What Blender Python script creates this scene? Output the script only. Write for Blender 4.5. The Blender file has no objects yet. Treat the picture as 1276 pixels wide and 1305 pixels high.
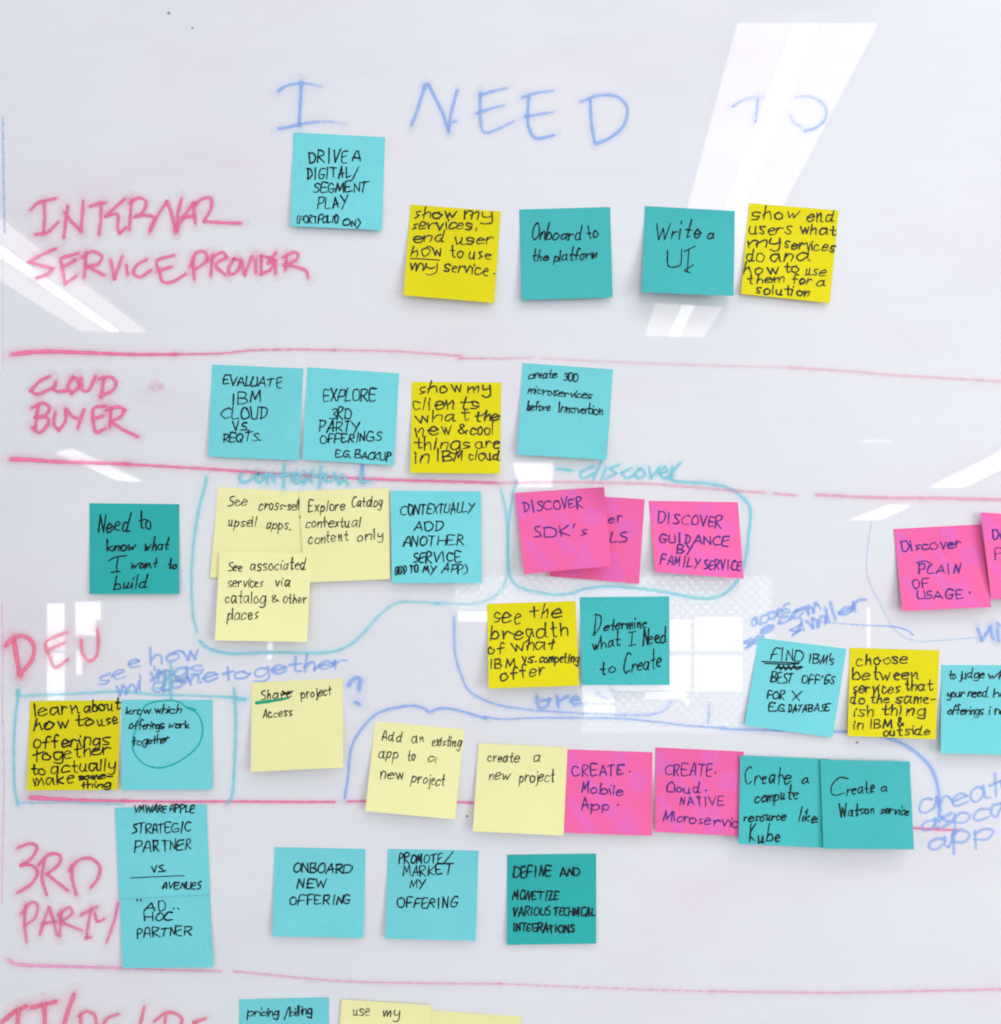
import bpy, math, random

# ------------------------------------------------------------------ camera, world, lamps, exposure
SC = bpy.context.scene
COL = SC.collection
S = 0.00066            # metres on the board per photo pixel (a 76 mm note is 115 px)
PX, PY = 739.0, 726.0  # foot of the perpendicular from the lens to the board, in photo pixels
D = 0.75               # lens to board, metres
F = D / S              # focal length in photo pixels
Z0 = 1.5               # lens height

cam = bpy.data.cameras.new('camera')
camo = bpy.data.objects.new('camera', cam)
COL.objects.link(camo)
camo.location = (0, -D, Z0)
camo.rotation_euler = (math.radians(90), 0, 0)
cam.sensor_fit = 'VERTICAL'
cam.sensor_height = 24.0
cam.lens = 24.0 * F / 1305.0
cam.shift_x = (638.0 - PX) / 1305.0
cam.shift_y = (PY - 652.5) / 1305.0
cam.clip_start = 0.01
cam.clip_end = 200
SC.camera = camo

W = bpy.data.worlds.new('World')
SC.world = W
W.use_nodes = True
nt = W.node_tree
nt.nodes.clear()
wo = nt.nodes.new('ShaderNodeOutputWorld')
bg = nt.nodes.new('ShaderNodeBackground')
tc = nt.nodes.new('ShaderNodeTexCoord')
sp = nt.nodes.new('ShaderNodeSeparateXYZ')
mr = nt.nodes.new('ShaderNodeMapRange')
rp = nt.nodes.new('ShaderNodeValToRGB')
mr.inputs['From Min'].default_value = -1
mr.inputs['From Max'].default_value = 1
rp.color_ramp.elements[0].position = 0.2
rp.color_ramp.elements[0].color = (0.54, 0.53, 0.54, 1)
rp.color_ramp.elements[1].position = 0.75
rp.color_ramp.elements[1].color = (0.73, 0.77, 0.84, 1)
nt.links.new(tc.outputs['Generated'], sp.inputs[0])
nt.links.new(sp.outputs['Z'], mr.inputs['Value'])
nt.links.new(mr.outputs[0], rp.inputs[0])
nt.links.new(rp.outputs[0], bg.inputs['Color'])
bg.inputs['Strength'].default_value = 0.735
nt.links.new(bg.outputs[0], wo.inputs[0])

def area(name, loc, tilt, sx, sy, power, color):
    l = bpy.data.lights.new(name, 'AREA')
    l.shape = 'RECTANGLE'
    l.size, l.size_y = sx, sy
    l.energy = power
    l.color = color
    o = bpy.data.objects.new(name, l)
    COL.objects.link(o)
    o.location = loc
    o.rotation_euler = (math.radians(tilt), 0, 0)
    return o
# added overhead area lamp for soft downward shadows, kept clear of the board's reflections
area('overhead_key', (1.15, -1.15, Z0 + 1.8), 48, 2.2, 0.6, 15, (1.0, 0.97, 0.95))
# added fill from the right, brightens that side and the lower board
side = area('side_fill', (2.6, -1.9, Z0 - 0.1), 90, 1.2, 1.6, 35, (0.96, 0.99, 1.0))
side.rotation_euler = (math.radians(90), 0, math.radians(52))

SC.view_settings.view_transform = 'Standard'
SC.view_settings.look = 'None'
SC.view_settings.exposure = 0.14
SC.view_settings.gamma = 1.0
SC.view_settings.use_curve_mapping = False
SC.cycles.filter_width = 1.9
SC.cycles.max_bounces = 6
SC.cycles.transparent_max_bounces = 24
SC.cycles.use_denoising = True

# ------------------------------------------------------------------ helpers
def lin(r, g, b):
    f = lambda c: (c / 255 / 12.92) if c / 255 <= 0.04045 else ((c / 255 + 0.055) / 1.055) ** 2.4
    return (f(r), f(g), f(b), 1)

def pt(x, y, h=0.0):
    """photo pixel on a surface standing h metres in front of the board -> world"""
    k = (D - h) / F
    return ((x - PX) * k, -h, Z0 + (PY - y) * k)

def tag(o, label=None, cat=None, group=None, kind=None):
    if label: o['label'] = label
    if cat: o['category'] = cat
    if group: o['group'] = group
    if kind: o['kind'] = kind
    return o

def mesh_obj(name, verts, faces, mat, parent=None, uvs=None, fade=None, smooth=False):
    me = bpy.data.meshes.new(name)
    me.from_pydata(verts, [], faces)
    if uvs is not None:
        ul = me.uv_layers.new(name='UVMap')
        for lp in me.loops:
            ul.data[lp.index].uv = uvs[lp.vertex_index]
    if fade is not None:
        at = me.attributes.new('ink', 'FLOAT', 'POINT')
        at.data.foreach_set('value', fade)
    if mat: me.materials.append(mat)
    if smooth:
        for p in me.polygons: p.use_smooth = True
    o = bpy.data.objects.new(name, me)
    COL.objects.link(o)
    if parent: o.parent = parent
    return o

# ------------------------------------------------------------------ materials
def new_mat(name):
    m = bpy.data.materials.new(name)
    m.use_nodes = True
    n = m.node_tree
    return m, n, n.nodes['Principled BSDF']

def board_mat():
    m, n, p = new_mat('board_enamel')
    t = n.nodes.new('ShaderNodeTexCoord')
    a = n.nodes.new('ShaderNodeTexNoise'); a.inputs['Scale'].default_value = 7; a.inputs['Detail'].default_value = 5
    b = n.nodes.new('ShaderNodeTexNoise'); b.inputs['Scale'].default_value = 900; b.inputs['Detail'].default_value = 2
    n.links.new(t.outputs['Object'], a.inputs['Vector'])
    n.links.new(t.outputs['Object'], b.inputs['Vector'])
    def ramp(src, p0, c0, p1, c1):
        q = n.nodes.new('ShaderNodeValToRGB')
        q.color_ramp.elements[0].position = p0; q.color_ramp.elements[0].color = c0
        q.color_ramp.elements[1].position = p1; q.color_ramp.elements[1].color = c1
        n.links.new(src, q.inputs[0])
        return q.outputs[0]
    def mul(x, y, f=1.0):
        q = n.nodes.new('ShaderNodeMix'); q.data_type = 'RGBA'; q.blend_type = 'MULTIPLY'; q.inputs[0].default_value = f
        n.links.new(x, q.inputs[6]); n.links.new(y, q.inputs[7])
        return q.outputs[2]
    def noise(scale, detail, off, stretch=(1, 1, 1), rot=0.0):
        mp = n.nodes.new('ShaderNodeMapping'); mp.inputs['Location'].default_value = off
        mp.inputs['Scale'].default_value = stretch; mp.inputs['Rotation'].default_value = (0, rot, 0)
        q = n.nodes.new('ShaderNodeTexNoise'); q.inputs['Scale'].default_value = scale; q.inputs['Detail'].default_value = detail
        n.links.new(t.outputs['Object'], mp.inputs[0]); n.links.new(mp.outputs[0], q.inputs['Vector'])
        return q.outputs[0]
    c = ramp(a.outputs[0], 0.3, (0.80, 0.81, 0.84, 1), 0.7, (0.83, 0.835, 0.862, 1))
    c = mul(c, ramp(b.outputs[0], 0.3, (0.955, 0.955, 0.955, 1), 0.7, (1, 1, 1, 1)))
    # old marker dust left behind by the eraser: pinkish and bluish clouds, wiped in long strokes
    c = mul(c, ramp(noise(5, 4, (3, 0, 1), (1, 1, 2.2), .5), 0.52, (1, 1, 1, 1), 0.78, (1.0, 0.90, 0.94, 1)))
    c = mul(c, ramp(noise(4, 4, (9, 0, 4), (1, 1, 2.0), -.4), 0.52, (1, 1, 1, 1), 0.78, (0.92, 0.965, 1.0, 1)))
    c = mul(c, ramp(noise(26, 5, (1, 0, 7), (.35, 1, 3.2), .35), 0.50, (1, 1, 1, 1), 0.80, (0.98, 0.98, 0.985, 1)))
    n.links.new(c, p.inputs['Base Color'])
    p.inputs['Roughness'].default_value = 0.016
    p.inputs['IOR'].default_value = 1.5
    return m

def paper_mat(name, col, dark):
    m, n, p = new_mat(name)
    t = n.nodes.new('ShaderNodeTexCoord')
    a = n.nodes.new('ShaderNodeTexNoise'); a.inputs['Scale'].default_value = 650; a.inputs['Detail'].default_value = 4
    b = n.nodes.new('ShaderNodeTexNoise'); b.inputs['Scale'].default_value = 22; b.inputs['Detail'].default_value = 3
    n.links.new(t.outputs['Object'], a.inputs['Vector']); n.links.new(t.outputs['Object'], b.inputs['Vector'])
    ad = n.nodes.new('ShaderNodeMath'); ad.operation = 'MULTIPLY_ADD'
    n.links.new(a.outputs[0], ad.inputs[0]); ad.inputs[1].default_value = 0.6
    sc = n.nodes.new('ShaderNodeMath'); sc.operation = 'MULTIPLY'; sc.inputs[1].default_value = 0.4
    n.links.new(b.outputs[0], sc.inputs[0]); n.links.new(sc.outputs[0], ad.inputs[2])
    r = n.nodes.new('ShaderNodeValToRGB')
    r.color_ramp.elements[0].position = 0.33; r.color_ramp.elements[0].color = dark
    r.color_ramp.elements[1].position = 0.67; r.color_ramp.elements[1].color = col
    n.links.new(ad.outputs[0], r.inputs[0])
    oi = n.nodes.new('ShaderNodeObjectInfo')
    tr = n.nodes.new('ShaderNodeMapRange'); tr.inputs['To Min'].default_value = 0.93; tr.inputs['To Max'].default_value = 1.04
    n.links.new(oi.outputs['Random'], tr.inputs['Value'])
    vm = n.nodes.new('ShaderNodeVectorMath'); vm.operation = 'SCALE'
    n.links.new(r.outputs[0], vm.inputs[0]); n.links.new(tr.outputs[0], vm.inputs['Scale'])
    n.links.new(vm.outputs[0], p.inputs['Base Color'])
    p.inputs['Roughness'].default_value = 0.75
    p.inputs['Specular IOR Level'].default_value = 0.25
    bp = n.nodes.new('ShaderNodeBump'); bp.inputs['Strength'].default_value = 0.12; bp.inputs['Distance'].default_value = 0.0003
    n.links.new(a.outputs[0], bp.inputs['Height']); n.links.new(bp.outputs[0], p.inputs['Normal'])
    return m

def pen_mat(name, col):
    m, n, p = new_mat(name)
    p.inputs['Base Color'].default_value = col
    p.inputs['Roughness'].default_value = 0.6
    p.inputs['Specular IOR Level'].default_value = 0.2
    at = n.nodes.new('ShaderNodeAttribute'); at.attribute_name = 'ink'
    n.links.new(at.outputs['Fac'], p.inputs['Alpha'])
    return m

def marker_mat(name, col, soft=0.75):
    """dry-erase ink: translucent, streaky, soft-edged"""
    m, n, p = new_mat(name)
    p.inputs['Base Color'].default_value = col
    p.inputs['Roughness'].default_value = 0.06
    p.inputs['IOR'].default_value = 1.5
    at = n.nodes.new('ShaderNodeAttribute'); at.attribute_name = 'ink'
    uv = n.nodes.new('ShaderNodeUVMap')
    s = n.nodes.new('ShaderNodeSeparateXYZ'); n.links.new(uv.outputs[0], s.inputs[0])
    # distance from the centre of the stroke, 0..1
    d = n.nodes.new('ShaderNodeMath'); d.operation = 'MULTIPLY_ADD'; d.inputs[1].default_value = 2; d.inputs[2].default_value = -1
    n.links.new(s.outputs['Y'], d.inputs[0])
    ab = n.nodes.new('ShaderNodeMath'); ab.operation = 'ABSOLUTE'; n.links.new(d.outputs[0], ab.inputs[0])
    mp = n.nodes.new('ShaderNodeMapRange'); mp.interpolation_type = 'SMOOTHSTEP'
    mp.inputs['From Min'].default_value = 1.0; mp.inputs['From Max'].default_value = 1.0 - soft
    n.links.new(ab.outputs[0], mp.inputs['Value'])
    t = n.nodes.new('ShaderNodeTexCoord')
    no = n.nodes.new('ShaderNodeTexNoise'); no.inputs['Scale'].default_value = 260; no.inputs['Detail'].default_value = 3
    n.links.new(t.outputs['Object'], no.inputs['Vector'])
    st = n.nodes.new('ShaderNodeMapRange'); st.inputs['From Min'].default_value = 0.3; st.inputs['From Max'].default_value = 0.6
    st.inputs['To Min'].default_value = 0.72; st.inputs['To Max'].default_value = 1.0
    n.links.new(no.outputs[0], st.inputs['Value'])
    m1 = n.nodes.new('ShaderNodeMath'); m1.operation = 'MULTIPLY'
    m2 = n.nodes.new('ShaderNodeMath'); m2.operation = 'MULTIPLY'
    n.links.new(mp.outputs[0], m1.inputs[0]); n.links.new(st.outputs[0], m1.inputs[1])
    n.links.new(m1.outputs[0], m2.inputs[0]); n.links.new(at.outputs['Fac'], m2.inputs[1])
    n.links.new(m2.outputs[0], p.inputs['Alpha'])
    return m

def emit_mat(name, col, strength):
    m = bpy.data.materials.new(name); m.use_nodes = True
    n = m.node_tree; n.nodes.clear()
    o = n.nodes.new('ShaderNodeOutputMaterial'); e = n.nodes.new('ShaderNodeEmission')
    e.inputs[0].default_value = col; e.inputs[1].default_value = strength
    n.links.new(e.outputs[0], o.inputs[0])
    return m

def plain_mat(name, col, rough=0.5):
    m, n, p = new_mat(name)
    p.inputs['Base Color'].default_value = col; p.inputs['Roughness'].default_value = rough
    return m

M_BOARD = board_mat()
PAPER = {
    'light blue': paper_mat('paper_light_blue', (0.205, 0.725, 0.765, 1), (0.17, 0.645, 0.69, 1)),
    'teal':       paper_mat('paper_teal', (0.070, 0.53, 0.53, 1), (0.055, 0.46, 0.465, 1)),
    'dark teal':  paper_mat('paper_dark_teal', (0.034, 0.50, 0.475, 1), (0.026, 0.43, 0.41, 1)),
    'yellow':     paper_mat('paper_yellow', (0.85, 0.755, 0.005, 1), (0.78, 0.68, 0.004, 1)),
    'pale yellow': paper_mat('paper_pale_yellow', (0.95, 0.91, 0.46, 1), (0.90, 0.855, 0.41, 1)),
    'pink':       paper_mat('paper_pink', (0.98, 0.16, 0.43, 1), (0.93, 0.135, 0.385, 1)),
}
INK_BLACK = pen_mat('ink_black', (0.012, 0.013, 0.016, 1))
INK_GREY = pen_mat('ink_dark_grey', (0.035, 0.037, 0.030, 1))
INK_PURPLE = pen_mat('ink_purple', (0.075, 0.035, 0.27, 1))
INK_GREEN = pen_mat('ink_green', (0.01, 0.50, 0.44, 1))
INK_MINT = pen_mat('ink_mint', (0.01, 0.43, 0.22, 1))
M_PRINT = pen_mat('printed_lilac', (0.90, 0.27, 0.88, 1))
MK_BLUE = marker_mat('marker_blue', (0.33, 0.55, 1.0, 1))
MK_PINK = marker_mat('marker_pink', (1.0, 0.20, 0.43, 1))
MK_RED = marker_mat('marker_red', (1.0, 0.21, 0.37, 1))
MK_LILAC = marker_mat('marker_faded_pink', (1.0, 0.46, 0.72, 1))
MK_TEAL = marker_mat('marker_teal', (0.26, 0.79, 0.90, 1))

# ------------------------------------------------------------------ strokes
def split_corners(p, lim=1.75):
    out, cur = [], [p[0]]
    for i in range(1, len(p) - 1):
        cur.append(p[i])
        a = math.atan2(p[i][1] - p[i-1][1], p[i][0] - p[i-1][0])
        b = math.atan2(p[i+1][1] - p[i][1], p[i+1][0] - p[i][0])
        t = abs((b - a + math.pi) % (2 * math.pi) - math.pi)
        if t > lim:
            out.append(cur); cur = [p[i]]
    cur.append(p[-1]); out.append(cur)
    return out

def catmull(p, step):
    if len(p) == 1: p = [p[0], (p[0][0] + 0.01, p[0][1])]
    q = [(2*p[0][0]-p[1][0], 2*p[0][1]-p[1][1])] + list(p) + [(2*p[-1][0]-p[-2][0], 2*p[-1][1]-p[-2][1])]
    out = []
    for i in range(1, len(q) - 2):
        a, b, c, d = q[i-1], q[i], q[i+1], q[i+2]
        n = max(1, int(math.hypot(c[0]-b[0], c[1]-b[1]) / step))
        for k in range(n):
            t = k / n
            f = lambda j: 0.5 * (2*b[j] + (c[j]-a[j])*t + (2*a[j]-5*b[j]+4*c[j]-d[j])*t*t + (3*b[j]-a[j]-3*c[j]+d[j])*t**3)
            out.append((f(0), f(1)))
    out.append(p[-1])
    return out

class Ink:
    """collects strokes (photo pixels) as ribbons lying a hair above a surface"""
    def __init__(self, hfun, lift, step):
        self.v, self.f, self.uv, self.a = [], [], [], []
        self.hfun, self.lift, self.step, self.n = hfun, lift, step, 0
    def ribbon(self, pts, w, alpha=1.0, fade=None, taper=None):
        r = w / 2
        c = catmull(pts, max(0.5, r * 0.7))
        # round ends
        def dirn(a, b):
            l = math.hypot(b[0]-a[0], b[1]-a[1]) or 1
            return ((b[0]-a[0])/l, (b[1]-a[1])/l)
        d0, d1 = dirn(c[1], c[0]), dirn(c[-2], c[-1])
        caps = [0.95, 0.8, 0.5]
        pre = [((c[0][0]+d0[0]*r*k, c[0][1]+d0[1]*r*k), math.sqrt(1-k*k)) for k in caps]
        post = [((c[-1][0]+d1[0]*r*k, c[-1][1]+d1[1]*r*k), math.sqrt(1-k*k)) for k in reversed(caps)]
        n = len(c)
        body = []
        for i, q in enumerate(c):
            k = 1.0
            t = i / max(1, n - 1)
            if taper: k = taper[0] + (taper[1] - taper[0]) * t
            k *= 1 + 0.10 * math.sin(i * 0.55 + pts[0][0] * 1.7) * (1 if n > 8 else 0)
            body.append((q, k))
        if taper:
            pre = [(q, k * taper[0]) for q, k in pre]; post = [(q, k * taper[1]) for q, k in post]
        allp = pre + body + post
        base = len(self.v)
        m = len(allp)
        off = self.lift + (self.n % 24) * self.step
        self.n += 1
        for i, (q, k) in enumerate(allp):
            a, b = allp[max(0, i-1)][0], allp[min(m-1, i+1)][0]
            dx, dy = dirn(a, b)
            t = i / max(1, m - 1)
            al = alpha
            if fade: al = alpha * (fade[0] + (fade[1] - fade[0]) * t)
            for sgn, vv in ((-1, 0.0), (1, 1.0)):
                x, y = q[0] - dy * r * k * sgn, q[1] + dx * r * k * sgn
                h = self.hfun(x, y) + off
                self.v.append(pt(x, y, h))
                self.uv.append((i * 0.1, vv)); self.a.append(al)
        for i in range(m - 1):
            j = base + 2 * i
            self.f.append((j, j + 2, j + 3, j + 1))
    def stroke(self, pts, w, **k):
        for s in split_corners(pts):
            self.ribbon(s, w, **k)
    def build(self, name, mat, parent):
        return mesh_obj(name, self.v, self.f, mat, parent, self.uv, self.a)

# single-line hand lettering; x = digit, y = letter (a=-4 .. e=0 baseline .. k=6 x-height .. o=10)
G = {
 'A':'0e 3o 6e|1h 5h','B':'0e 0o|0o 4o 5m 3j 0j|2j 5i 6g 4e 0e','C':'6n 4o 1m 0i 1f 3e 6f','D':'0e 0o|0o 3o 6l 6h 4e 0e',
 'E':'5o 0o 0e 5e|0j 4j','F':'0e 0o 5o|0j 4j','G':'6n 3o 1m 0i 1f 3e 6f 6i 3i','H':'0e 0o|6e 6o|0j 6j','I':'0o 0e','K':'0e 0o|5o 0i 5e',
 'L':'0o 0e 5e','M':'0e 1o 3g 6o 7e','N':'0e 0o 5e 5o','O':'3o 1n 0j 1f 3e 5f 6j 5n 3o','P':'0e 0o|0o 4o 5m 4j 0i','Q':'3o 1n 0j 1f 3e 5f 6j 5n 3o|4h 6d',
 'R':'0e 0o|0o 4o 5m 3j 0i|2i 5e','S':'5n 3o 1n 1l 4i 5g 3e 0f','T':'0o 6o|3o 3e','U':'0o 0h 1e 4e 5h 5o','V':'0o 3e 6o','W':'0o 2e 4l 6e 8o',
 'X':'0o 5e|5o 0e','Y':'0o 3j|6o 1c','Z':'0o 5o 0e 5e|1j 4j','3':'0n 3o 5m 2j 5h 4e 0e','0':'3o 1n 0j 1f 3e 5f 6j 5n 3o',
 'a':'5j 3k 1j 0g 1e 3e 5h|5k 5f 6e','b':'0o 0e|0h 2k 4j 5g 3e 0f','c':'5j 3k 1j 0g 1e 3e 5f','d':'5j 2k 0h 1e 3e 5h|5o 5f 6e',
 'e':'0h 3h 5i 4j 2k 0h 1e 3e 5f','f':'5n 3o 2l 2e|0j 4j','g':'5j 3k 1j 0g 1e 3e 5h|5k 5c 3a 0b','h':'0o 0e|0h 2k 4j 4e',
 'i':'0k 0e|0m 0n','j':'2k 2b 0a|2m 2n','k':'0o 0e|4k 0h 5e','l':'0o 0e','m':'0k 0e|0h 2k 3j 3e|3h 5k 6j 6e','n':'0k 0e|0h 2k 4j 4e',
 'o':'3k 1j 0h 1e 3e 5g 5i 3k','p':'0k 0a|0i 2k 4j 5h 3e 0f','q':'5j 2k 0h 1e 3e 5h|5k 5a','r':'0k 0e|0h 2k 4j','s':'4j 2k 0j 1h 4g 3e 0e',
 't':'2o 2f 3e 4e|0k 4k','u':'0k 0g 1e 3e 4h|4k 4e 5e','v':'0k 2e 4k','w':'0k 2e 3j 5e 6k','x':'0k 4e|4k 0e','y':'0k 0h 2g 4h|4k 4c 2a 0b','z':'0k 4k 0e 4e',
 '/':'0c 5o','.':'0e 1f','-':'0i 4i',',':'1f 0c',"'":'1o 0l','"':'0o 0m|2o 2m','(':'2p 0l 0f 2c',')':'0p 2l 2f 0c','&':'6e 1l 2o 4m 0h 2e 6h','?':'0m 2o 5m 3j 3h|3e 3f',
 '+':'0i 6i|3l 3f',
}
ALT = {
 'E':['5o 1o 0m 0f 1e 5f|0j 3j','4o 0n 0e 4d|0i 4k'],'A':['0e 2n 3o 4n 5e|0i 5h','0d 3p 5e|1h 6i'],'R':['0e 1o 4n 4k 1j 5e','0d 0o 4o 4l 0i 5d'],'N':['0e 0n 4f 4p','0e 1o 4e 5o'],
 'G':['5n 2o 0j 1e 4e 5i 2i'],'D':['1e 1o|0o 4n 5j 3f 0e','0o 1e 4f 5k 3o 0n'],'O':['2o 0l 0g 2e 5g 5l 3o 1n','4n 1o 0i 2e 5f 5l 3n'],'S':['4o 1n 1k 4i 4f 0e'],'T':['0n 6o|3o 2e','0o 5n|2o 3d'],'P':['0d 0o 4n 4k 0i'],
 'F':['0e 1o 5o|0i 4j'],'I':['0p 0d'],'M':['0e 1n 3h 5o 6e'],'C':['5n 2o 0k 0g 2e 5f'],'U':['0o 0f 3e 5g 5o'],'L':['0p 0e 4f'],'V':['0o 2e 5p'],
 'e':['0h 5i 4k 2k 0i 0f 2e 5f','0h 4i 4j 2k 0i 1e 4e'],'t':['2o 2f 3e 4f|0k 4k','2n 2e|0j 4k'],'a':['4k 1k 0g 2e 4h|5k 5f 6e'],'o':['2k 0i 1e 4e 5i 2k','3k 0j 0f 3e 5h 3j'],
 'r':['0k 1e|1h 3k 5j'],'s':['4k 1j 2h 4g 1e','5k 1k 1i 4g 3e 0f'],'n':['0k 1e|1h 3k 4i 4e 5e'],'h':['1o 0e|0h 3k 4h 4e'],'i':['0k 1e|1m 1n'],'f':['5n 3o 2k 2d|0i 5j'],'w':['0k 1e 3i 4e 7k'],'u':['0k 1e 4g 4k 4e 6e'],
 'c':['4j 1k 0g 2e 5f'],'d':['4k 1k 0g 2e 4h|5o 4e 6e'],'g':['4k 1k 0g 3f 4j|5k 4a 0b'],'m':['0k 1e 2k 3i 3e 5k 6i 6e'],
}
def glyph(ch, rng):
    out = []
    for s in rng.choice([G[ch]] + ALT.get(ch, [])).split('|'):
        out.append([(int(t[0]), ord(t[1]) - 101) for t in s.split()])
    return out

HAND = {  # stroke width (photo px), slant, jitter, letter gap, ink opacity, x-height factor, chance of joining letters
 'caps':   (2.0, 0.10, 0.50, 1.7, 0.93, 1.0, 0.0),
 'bold':   (2.3, 0.06, 0.45, 1.9, 0.95, 1.0, 0.25),
 'felt':   (2.2, 0.10, 0.50, 2.2, 0.92, 1.0, 0.35),
 'script': (2.1, 0.18, 0.42, 2.1, 0.95, 0.72, 0.5),
 'neat':   (1.65, 0.12, 0.38, 2.2, 0.88, 0.95, 0.1),
 'violet': (2.15, 0.02, 0.45, 2.0, 0.85, 0.9, 0.15),
 'tiny':   (1.9, 0.12, 0.50, 1.2, 0.95, 0.85, 0.6),
}
HAND['marker'] = (4.0, 0.12, 0.25, 1.6, 1.0, 0.85, 0.7)
def write(ink, text, p0, p1, h, hand, rng, w=None, **kw):
    """fit one handwritten word between two baseline points, capital height h"""
    W0, sl, jit, gap, al, xh, join = HAND[hand]
    w = w or W0
    kw.setdefault('alpha', al)
    x, items = 0.0, []
    for ch in text:
        if ch == ' ': x += 4; continue
        g = glyph(ch, rng)
        wd = max(q[0] for s in g for q in s)
        k = rng.uniform(.85, 1.15)
        if ch == 'I': g = [[(q[0] + 1.4, q[1]) for q in t] for t in g]; wd = 3.0
        elif wd < 1: wd = 1.0
        if xh != 1 and ch.islower():
            tall = ch in 'bdfhklt'
            g = [[(a, b * xh if b <= 6 else 6 * xh + (b - 6) * (10 - 6 * xh) / 4) for a, b in s] for s in g]
        items.append((x, [[(a * k, b) for a, b in s] for s in g], ch)); x += wd * k + gap * (1 + rng.uniform(-0.3, 0.3))
    tot = max(1.0, x - gap)
    L = math.hypot(p1[0]-p0[0], p1[1]-p0[1])
    ux, uy = (p1[0]-p0[0])/max(L, 1e-6), (p1[1]-p0[1])/max(L, 1e-6)
    kx, ky = L / tot, h / 10
    if len(text) == 1 and text in "'.,": kx = ky
    drift = rng.uniform(-.05, .05)
    last = None
    for gx, g, ch in items:
        oy = rng.uniform(-.4, .4) + drift * gx
        sy = 1 + rng.uniform(-.12, .12); rot = rng.uniform(-.10, .10)
        def place(a, b):
            X = (gx + a) * kx + b * ky * (sl + rot)
            Y = (b * sy + oy) * ky
            return (p0[0] + X*ux + Y*uy, p0[1] + X*uy - Y*ux)
        for si, s in enumerate(g):
            pts = [place(a + rng.uniform(-jit, jit), b + rng.uniform(-jit, jit)) for (a, b) in s]
            if si == 0 and last and ch.islower() and rng.random() < join:
                dd = math.hypot(pts[0][0]-last[0], pts[0][1]-last[1])
                if dd < 5.5 * max(kx, ky):
                    ink.ribbon([last, ((last[0]+pts[0][0])/2, max(last[1], pts[0][1]) - dd * .25), pts[0]], w * .8, **kw)
            ink.stroke(pts, w * (1 + rng.uniform(-.18, .15)), fade=(rng.uniform(.92, 1.1), rng.uniform(.7, 1.05)), taper=(rng.uniform(.9, 1.15), rng.uniform(.65, 1.0)), **kw)
            if si == 0 or pts[-1][0] > last[0]: last = pts[-1]
        if ch in 'itjfx': last = last if ch != 'i' else place(0, 0)
        if not ch.islower(): last = None

# ------------------------------------------------------------------ the whiteboard
bx0, bx1, by0, by1 = -560, 1900, -420, 1760
T = 0.018
def slab(x0, y0, x1, y1, t):
    a = [pt(x0, y0), pt(x1, y0), pt(x1, y1), pt(x0, y1)]
    b = [(p[0], t, p[2]) for p in a]
    v = a + b
    return v, [(0, 3, 2, 1), (4, 5, 6, 7), (0, 1, 5, 4), (1, 2, 6, 5), (2, 3, 7, 6), (3, 0, 4, 7)]
v, f = slab(bx0, by0, bx1, by1, T)
BOARD = tag(mesh_obj('whiteboard', v, f, M_BOARD),
            'glossy white dry-erase board covered with marker writing and rows of sticky notes', 'whiteboard')

flat = lambda x, y: 0.0
LAYER = [0]
def C(o, pts, s=4.0):
    return [(o[0] + x / s, o[1] + y / s) for x, y in pts]

def marker(name, mat, strokes, label=None, w=5.0, alpha=0.8, halo=True):
    """strokes: list of (points, options); one mesh per word or line"""
    LAYER[0] = (LAYER[0] + 1) % 8
    alpha = min(1, alpha * 1.28)
    ink = Ink(flat, 0.00006 + LAYER[0] * 0.00004, 0.000012)
    for pts, o in strokes:
        ww = o.get('w', w); al = o['a'] * 1.25 if 'a' in o else alpha; fd = o.get('fade'); tp = o.get('taper')
        if halo:
            ink.ribbon(pts, ww * 3.0, alpha=al * 0.15, fade=fd, taper=tp)
            ink.ribbon(pts, ww * 6.0, alpha=al * 0.07, fade=fd, taper=tp)
        ink.stroke(pts, ww * (1.3 if halo else 1.35), alpha=al, fade=fd, taper=tp)
    ob = ink.build(name, mat, BOARD)
    if label: ob['label'] = label
    return ob

def heading(colour, words, mat, *strokes, w=4.4, alpha=0.66):
    for t, k in zip(words, strokes):
        marker('heading_lettering', mat, k, colour + ' heading word ' + t, w=w, alpha=alpha)

def st(o, text, s=4.0, **opt):
    """'x,y x,y | x,y ...' -> strokes in photo pixels"""
    out = []
    for part in text.split('|'):
        pts = [tuple(float(c) for c in q.split(',')) for q in part.split()]
        out.append((C(o, pts, s), opt))
    return out

def marker_words(name, mat, words, label, w, alpha, seed, slant='marker', halo=True):
    LAYER[0] = (LAYER[0] + 1) % 8
    rng = random.Random(seed)
    ink = Ink(flat, 0.00006 + LAYER[0] * 0.00004, 0.000012)
    for o, text, a, b, h in words:
        p0, p1 = C(o, [a])[0], C(o, [b])[0]
        if halo:
            write(ink, text, p0, p1, h / 4, slant, random.Random(seed), w=w * 2.2, alpha=alpha * 0.12)
        write(ink, text, p0, p1, h / 4, slant, random.Random(seed), w=w * 1.3, alpha=alpha)
    ob = ink.build(name, mat, BOARD)
    ob['label'] = label
    return ob

c1, c3, c5 = (340, 80), (860, 30), (0, 230)
w1, w2, w3, w4, w5, w6 = (0, 0), (636, 0), (0, 430), (636, 430), (0, 865), (636, 865)
K = 1.994
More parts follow.
